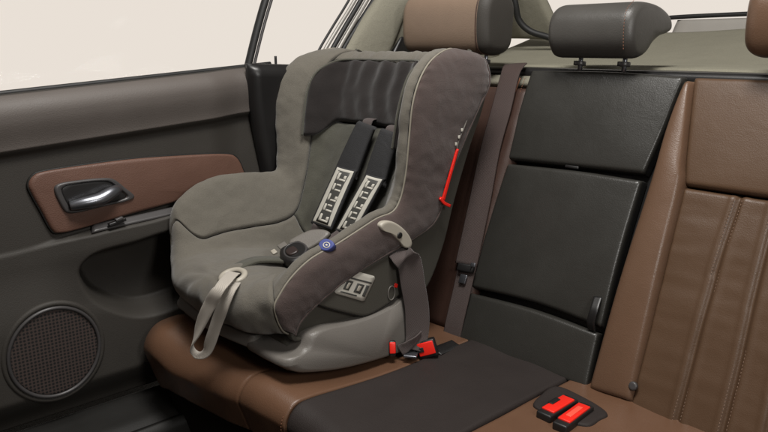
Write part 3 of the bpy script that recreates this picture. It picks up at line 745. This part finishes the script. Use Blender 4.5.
# adjuster strap and its bezel
ac = S(3.6, .70)
def ringpts(c, a, b, e1, e2, n=28): return [c+e1*a*math.cos(2*math.pi*i/n)+e2*b*math.sin(2*math.pi*i/n) for i in range(n)]
e1 = V((1, 0, 0)); e2 = (S(3.9, 0)-S(2.7, 0)).normalized(); en = V((0, -e2.z, e2.y)); en = en if en.y < 0 else -en
ac = ac+en*.012
az = tube('adjuster_bezel', ringpts(ac, .029, .023, e1, e2), .0068, M['cream'], cs, n=56, closed=True, seg=10, flat=.8)
blob('adjuster_hole', ringpts(ac, .024, .019, e1, e2), M['blackp'], az, h=.001, r=.0005, rings=3, thick=.002)
p0 = ac+en*.002+e2*.006
ribbon('adjuster_strap', [p0-en*.012, p0+en*.008+V((.002, -.002, -.004))]+[hy(*q) for q in ((221, 287, -.568), (209, 306, -.583), (199, 327, -.590), (193, 342, -.592), (192.5, 350, -.590), (198, 354.5, -.583), (206, 351, -.576), (211, 340, -.572), (217, 322, -.566), (224, 304, -.560), (230, 290, -.545), (234, 283, -.52))],
       .027, .0030, M['creamweb'], cs, side=[V((.95, .3, 0))]*4+[V((.9, 0, 0)), V((.75, -.5, 0)), V((.75, -.6, 0)), V((.75, -.5, 0)), V((.9, 0, 0))]+[V((.95, .3, 0))]*5, n=140)

# harness pads on the back
hp0 = V((CX, -.205, .215)); hpd = V((0, .105, .27)).normalized(); hpn = V((0, -hpd.z, hpd.y))
def hp(px, py, off=0): return hit(px, py, hp0+hpn*off, hpn)
def hpad(name, q, m, parent, r=.008, puff=.004, thick=.008, off=0, nu=18, nv=30):
    bl, br, tr, tl = [hp(*p, off) for p in q]
    return pad(name, quad(bl, br, tr, tl), m, parent, nu=nu, nv=nv, r=r, puff=puff, thick=thick)
for q_up, q_lo, strap in (
    (((332, 173), (354, 179), (374, 126), (357, 119.5)), ((310, 223), (330, 230), (355.5, 170), (336.5, 165)), ((318, 226), (314, 236), (306, 245))),
    (((362, 180), (383, 187), (398, 133), (380, 127)), ((334, 231), (352, 237), (384, 178), (366, 173)), ((342, 232), (333, 238), (318, 246)))):
    up_ = hpad('shoulder_pad', q_up, M['padblack'], cs, r=.008, puff=.006, off=.005)
    lo = hpad('grip_pad', [(a, b) for a, b in q_lo], M['padblack'], cs, r=.003, puff=.003, off=.010)
    bl, br, tr, tl = q_lo
    def bq(u, v):
        return ((bl[0]*(1-u)+br[0]*u)*(1-v)+(tl[0]*(1-u)+tr[0]*u)*v, (bl[1]*(1-u)+br[1]*u)*(1-v)+(tl[1]*(1-u)+tr[1]*u)*v)
    pr_ = hpad('pad_print', [bq(.06, .04), bq(.94, .04), bq(.94, .97), bq(.06, .97)], M['white'], lo, r=.0008, puff=.003, thick=.001, off=.0115)
    def mark(nm, u0, u1, v0, v1, m, o): hpad(nm, [bq(u0, v0), bq(u1, v0), bq(u1, v1), bq(u0, v1)], m, pr_, r=.0003, puff=.0022, thick=.0008, off=o, nu=6, nv=8)
    mark('print_strip', .20, .80, .06, .93, M['print_dark'], .0130)
    for k in range(5):
        v0 = .085+k*.172
        mark('letter', .28, .40, v0, v0+.125, M['white'], .0140)
        mark('letter', .40, .72, v0, v0+.035, M['white'], .0141)
        if k % 2: mark('letter', .40, .66, v0+.085, v0+.12, M['white'], .0141)
        else: mark('letter', .60, .72, v0+.035, v0+.095, M['white'], .0141)
    # webbing above and below the pads
    tm = hp((q_up[2][0]+q_up[3][0])/2, (q_up[2][1]+q_up[3][1])/2, .004)
    ribbon('harness_strap', [tm+V((0, -.0, -.02)), tm+hpd*.008-hpn*.006, tm+hpd*.02-hpn*.03], .034, .002, M['web'], cs, side=(1, 0, 0), n=12)
    ribbon('harness_strap', [hp(*strap[0], .006), hx(*strap[1], hp(*strap[0]).x+.005), hy(*strap[2], -.275)], .030, .0022, M['web'], cs, side=[V((.9, .3, 0)), V((.8, .5, 0)), V((.8, .5, 0))], n=14)
# buckle
bcn = hy(297.5, 256, -.335)
ba = (V((.86, -.3, .12)).normalized()); bn = V((0.1, -.45, 1)).normalized(); bb2 = bn.cross(ba).normalized(); ba = bb2.cross(bn)
bu = blob('harness_buckle', curve([bcn+ba*a+bb2*b for a, b in ((-.039, -.004), (-.034, -.026), (0, -.036), (.034, -.026), (.039, -.004), (.032, .022), (0, .028), (-.032, .022))], 48, True), M['blackp'], cs, h=.018, r=.010, rings=8, thick=.012, n=bn)
blob('release_button', curve([bcn+bn*.0185+ba*a+bb2*b for a, b in ((-.011, -.018), (.011, -.018), (.013, .002), (-.013, .002))], 32, True), mat('dim_red_button', (46, 36, 34), .4), bu, h=.003, r=.002, rings=4, n=bn)
tube('buckle_ring', [bcn+bn*.016+ba*.031*math.cos(k*.5236)+bb2*.024*math.sin(k*.5236) for k in range(12)], .0028, M['bezel'], bu, n=40, closed=True)
tgn = V((.3, -.62, .72)).normalized()
blob('buckle_tongue', curve([hit(*p, bcn+V((.01, .03, .012)), tgn) for p in ((289, 243), (297, 237), (310, 231), (322, 230), (330, 233), (326, 239), (316, 246), (304, 252), (294, 250))], 48, True), M['base'], cs, h=.006, r=.005, rings=6, thick=.006)
box('buckle_tongue', hy(284, 248.5, -.335)+bn*.006, (.026, .020, .006), M['base'], cs, ax=(ba, bb2, bn), bev=.002)
# blue brand tag beside the buckle, cream straps
TN = V((.35, -.7, .62)).normalized(); TP = hx(326, 245, -.208)
def tpt(px, py, o=0.): return hit(px, py, TP+TN*o, TN)
tg = blob('blue_tag', curve([tpt(*p) for p in ((319, 243.5), (325, 239), (332, 241), (334, 245.5), (328, 250.5), (321, 249.5))], 36, True), M['blue'], cs, h=.002, r=.0015, rings=6, thick=.012)
tube('tag_mark', [tpt(326.5+3.2*math.cos(k*.785), 245+2.6*math.sin(k*.785), .0025) for k in range(8)], .0011, M['white'], tg, n=32, seg=6, closed=True)
blob('tag_mark', [tpt(326.5+1.2*math.cos(k*.785), 245+1.1*math.sin(k*.785), .0025) for k in range(8)], M['white'], tg, h=.001, r=.0005, rings=3, thick=.001)
ribbon('crotch_strap', [S(4.2, 0)+V((0, 0, .004)), S(4.8, .05)+V((0, 0, .016)), bcn-ba*.0-bb2*.02], .034, .007, M['light2'], cs, side=(1, 0, 0), n=20)
box('strap_tab', hy(274, 252, -.35), (.018, .012, .006), M['cream'], cs, ax=(ba, bb2, bn), bev=.0025)
tube('lap_strap', [hy(313, 250, -.31), hy(318, 250, -.33), hy(322, 254, -.35)], .004, M['cream'], cs, n=12)

# ------------------------------------------------------------------ vehicle belts
b1 = thing('seat_belt', 'mauve grey belt threaded through the child seat side down to a red buckle', 'seat belt', hx(415, 350, -.17))
ribbon('belt_webbing', [hx(398, 250, -.205), hx(403, 257, -.180), hx(409, 262, -.176), hx(413, 285, -.172), hx(417, 310, -.168), hx(417, 335, -.165), hx(414, 350, -.16)], .054, .0025, M['web'], b1,
       side=[V((.0, 1, .25)), V((.4, .9, .1)), V((.6, .8, 0)), V((.6, .8, 0)), V((.6, .8, 0)), V((.6, .7, .1)), V((.6, .7, .1))], n=60, wfn=lambda t: 1.0 if t < .75 else 1-.35*(t-.75)*4*.6, bulge=.002)
ribbon('belt_webbing', [hx(400, 350, -.176), hx(406, 347, -.166), hx(414, 341, -.158), hx(421, 334, -.158)], .024, .003, M['web'], b1, side=[V((.3, .3, .9))]*4, n=24)
tg2 = box('belt_tongue', hz(411, 354, .018), (.03, .034, .006), M['chrome'], b1, ax=((.8, .6, 0), (-.6, .8, 0), (0, 0, 1)), bev=.002)
b2 = thing('seat_belt', 'wide dark belt running down the backrest beside the orange piping', 'seat belt', bk(460, 335, .01))
ribbon('belt_webbing', [bk(516, 64, -.035), bk(513, 68, .0), bk(509, 78, .014), bk(501, 110, .016), bk(490, 150, .018), bk(479, 205, .018), bk(466, 265, .016), ], .057, .0025, M['webdark'], b2, side=[V((1, 0, 0)), V((1, 0, 0)), V((1, 0, 0)), V((1, .1, 0)), V((1, .1, 0)), V((1, .25, 0)), V((1, .3, 0))], n=60, bulge=.001)
ribbon('belt_webbing', [bk(468, 262, .014), bk(462, 290, .014), bk(455, 320, .012), bk(450, 345, .0)], .050, .0025, M['webdark'], b2, side=(1, .15, 0), n=30)
lt = box('belt_latch', bk(466, 268, .022), (.042, .012, .020), M['blackp'], b2, ax=((1, .3, 0), BN, BU), bev=.004)
box('latch_metal', bk(463, 279, .022), (.018, .005, .022), M['chrome'], lt, ax=((1, .2, 0), BN, BU), bev=.0015)
box('latch_metal', bk(473, 265, .030), (.012, .005, .010), M['chrome'], lt, ax=((1, .2, 0), BN, BU), bev=.0015)

def buckle(label, c, ax, size=(.026, .044, .020), kind=0, group=None, face=None):
    c = V(c); a, b, n_ = [V(q).normalized() for q in ax]
    t = thing('belt_buckle', label, 'buckle', c, group)
    bx_ = box('housing', c, size, M['blackp'], t, ax=(a, b, n_), bev=.004)
    rc = c+n_*(size[2]/2)
    bt = box('release_button', rc+b*.002, (size[0]*.84, size[1]*.74, .006), M['red'], t, ax=(a, b, n_), bev=.002)
    if kind == 1:
        box('button_inset', rc+b*.002+n_*.0032, (size[0]*.36, size[1]*.44, .003), M['redin'], bt, ax=(a, b, n_), bev=.001)
    if kind == 0:
        box('belt_slot', rc-a*(size[0]*.30)+b*.002+n_*.002, (size[0]*.35, size[1]*.28, .006), M['blackp'], t, ax=(a, b, n_), bev=.0012)
    return t
G = 'red buckles of the seat belts'
# pair on the right, in the crack of the seat
d1 = (hz(583, 388, .02)-hz(569, 416, .02)); 
def bpair(label, corners, kind):
    z = .020; tl_, tr2, br_, bl_ = [hz(*p, z) for p in corners]
    a_ = ((tr2-tl_)+(br_-bl_))/2; b_ = ((tl_-bl_)+(tr2-br_))/2; c_ = (tl_+tr2+br_+bl_)/4
    ax_ = orth(a_, b_); w_ = a_.length; l_ = abs(b_.dot(ax_[1]))
    return buckle(label, c_-ax_[2]*.012, ax_, (w_*1.16, l_*1.22, .020), kind, G)
def orth(a, b):
    a = V(a).normalized(); b = V(b); b = (b-a*b.dot(a)).normalized(); return (a, b, a.cross(b))
bpair('red buckle with a black slot, nearer the child seat in the lower right pair', ((556.5, 391), (568, 397), (560, 416.5), (546.5, 412)), 0)
bpair('red buckle with a paler raised bar, nearer the ribbed backrest in the lower right pair', ((573, 399), (584.5, 404.6), (575.5, 426), (562, 422)), 1)
rec = thing('buckle_tray', 'black plastic surround under the pair of red buckles at the bottom right', 'buckle tray', hz(570, 408, .005))
tr_ = curve([hz(*p, .006) for p in ((533, 405), (540, 396), (551, 388), (562, 388), (580, 396), (598, 406), (608, 415), (600, 420), (588, 426), (565, 421), (545, 413))], 60, True)
blob('tray', tr_, M['cushion_dark'], rec, h=.003, r=.004, rings=8, thick=.012, n=(0, 0, 1))
# pair by the child seat
ax3 = (V((.9, .35, .2)), V((-.25, .75, .45)), V((.45, -.6, .75)))
def orth(a, b):
    a = V(a).normalized(); b = V(b); b = (b-a*b.dot(a)).normalized(); return (a, b, a.cross(b))
o3 = orth((.72, .62, .30), (-.3, .1, .9)); 
buckle('red buckle holding the mauve belt tongue at the right foot of the child seat', hx(427, 348, -.148), orth((.74, .62, .32), (-.28, -.08, .9)), (.044, .040, .022), 0, G)
buckle('narrow red buckle half hidden between child seat base and belt', hx(392, 348, -.185), orth((.55, .8, 0), (-.2, .1, .95)), (.016, .034, .018), 2, G)
wb = thing('buckle_stalk', 'black webbing stalk lying under the buckle beside the child seat', 'belt stalk', hz(440, 350, 0))
ribbon('stalk', [hz(436, 352, .010), hz(446, 348, .006), hz(456, 344, .002)], .03, .006, M['blackp'], wb, side=(.3, -.6, 0), n=12)
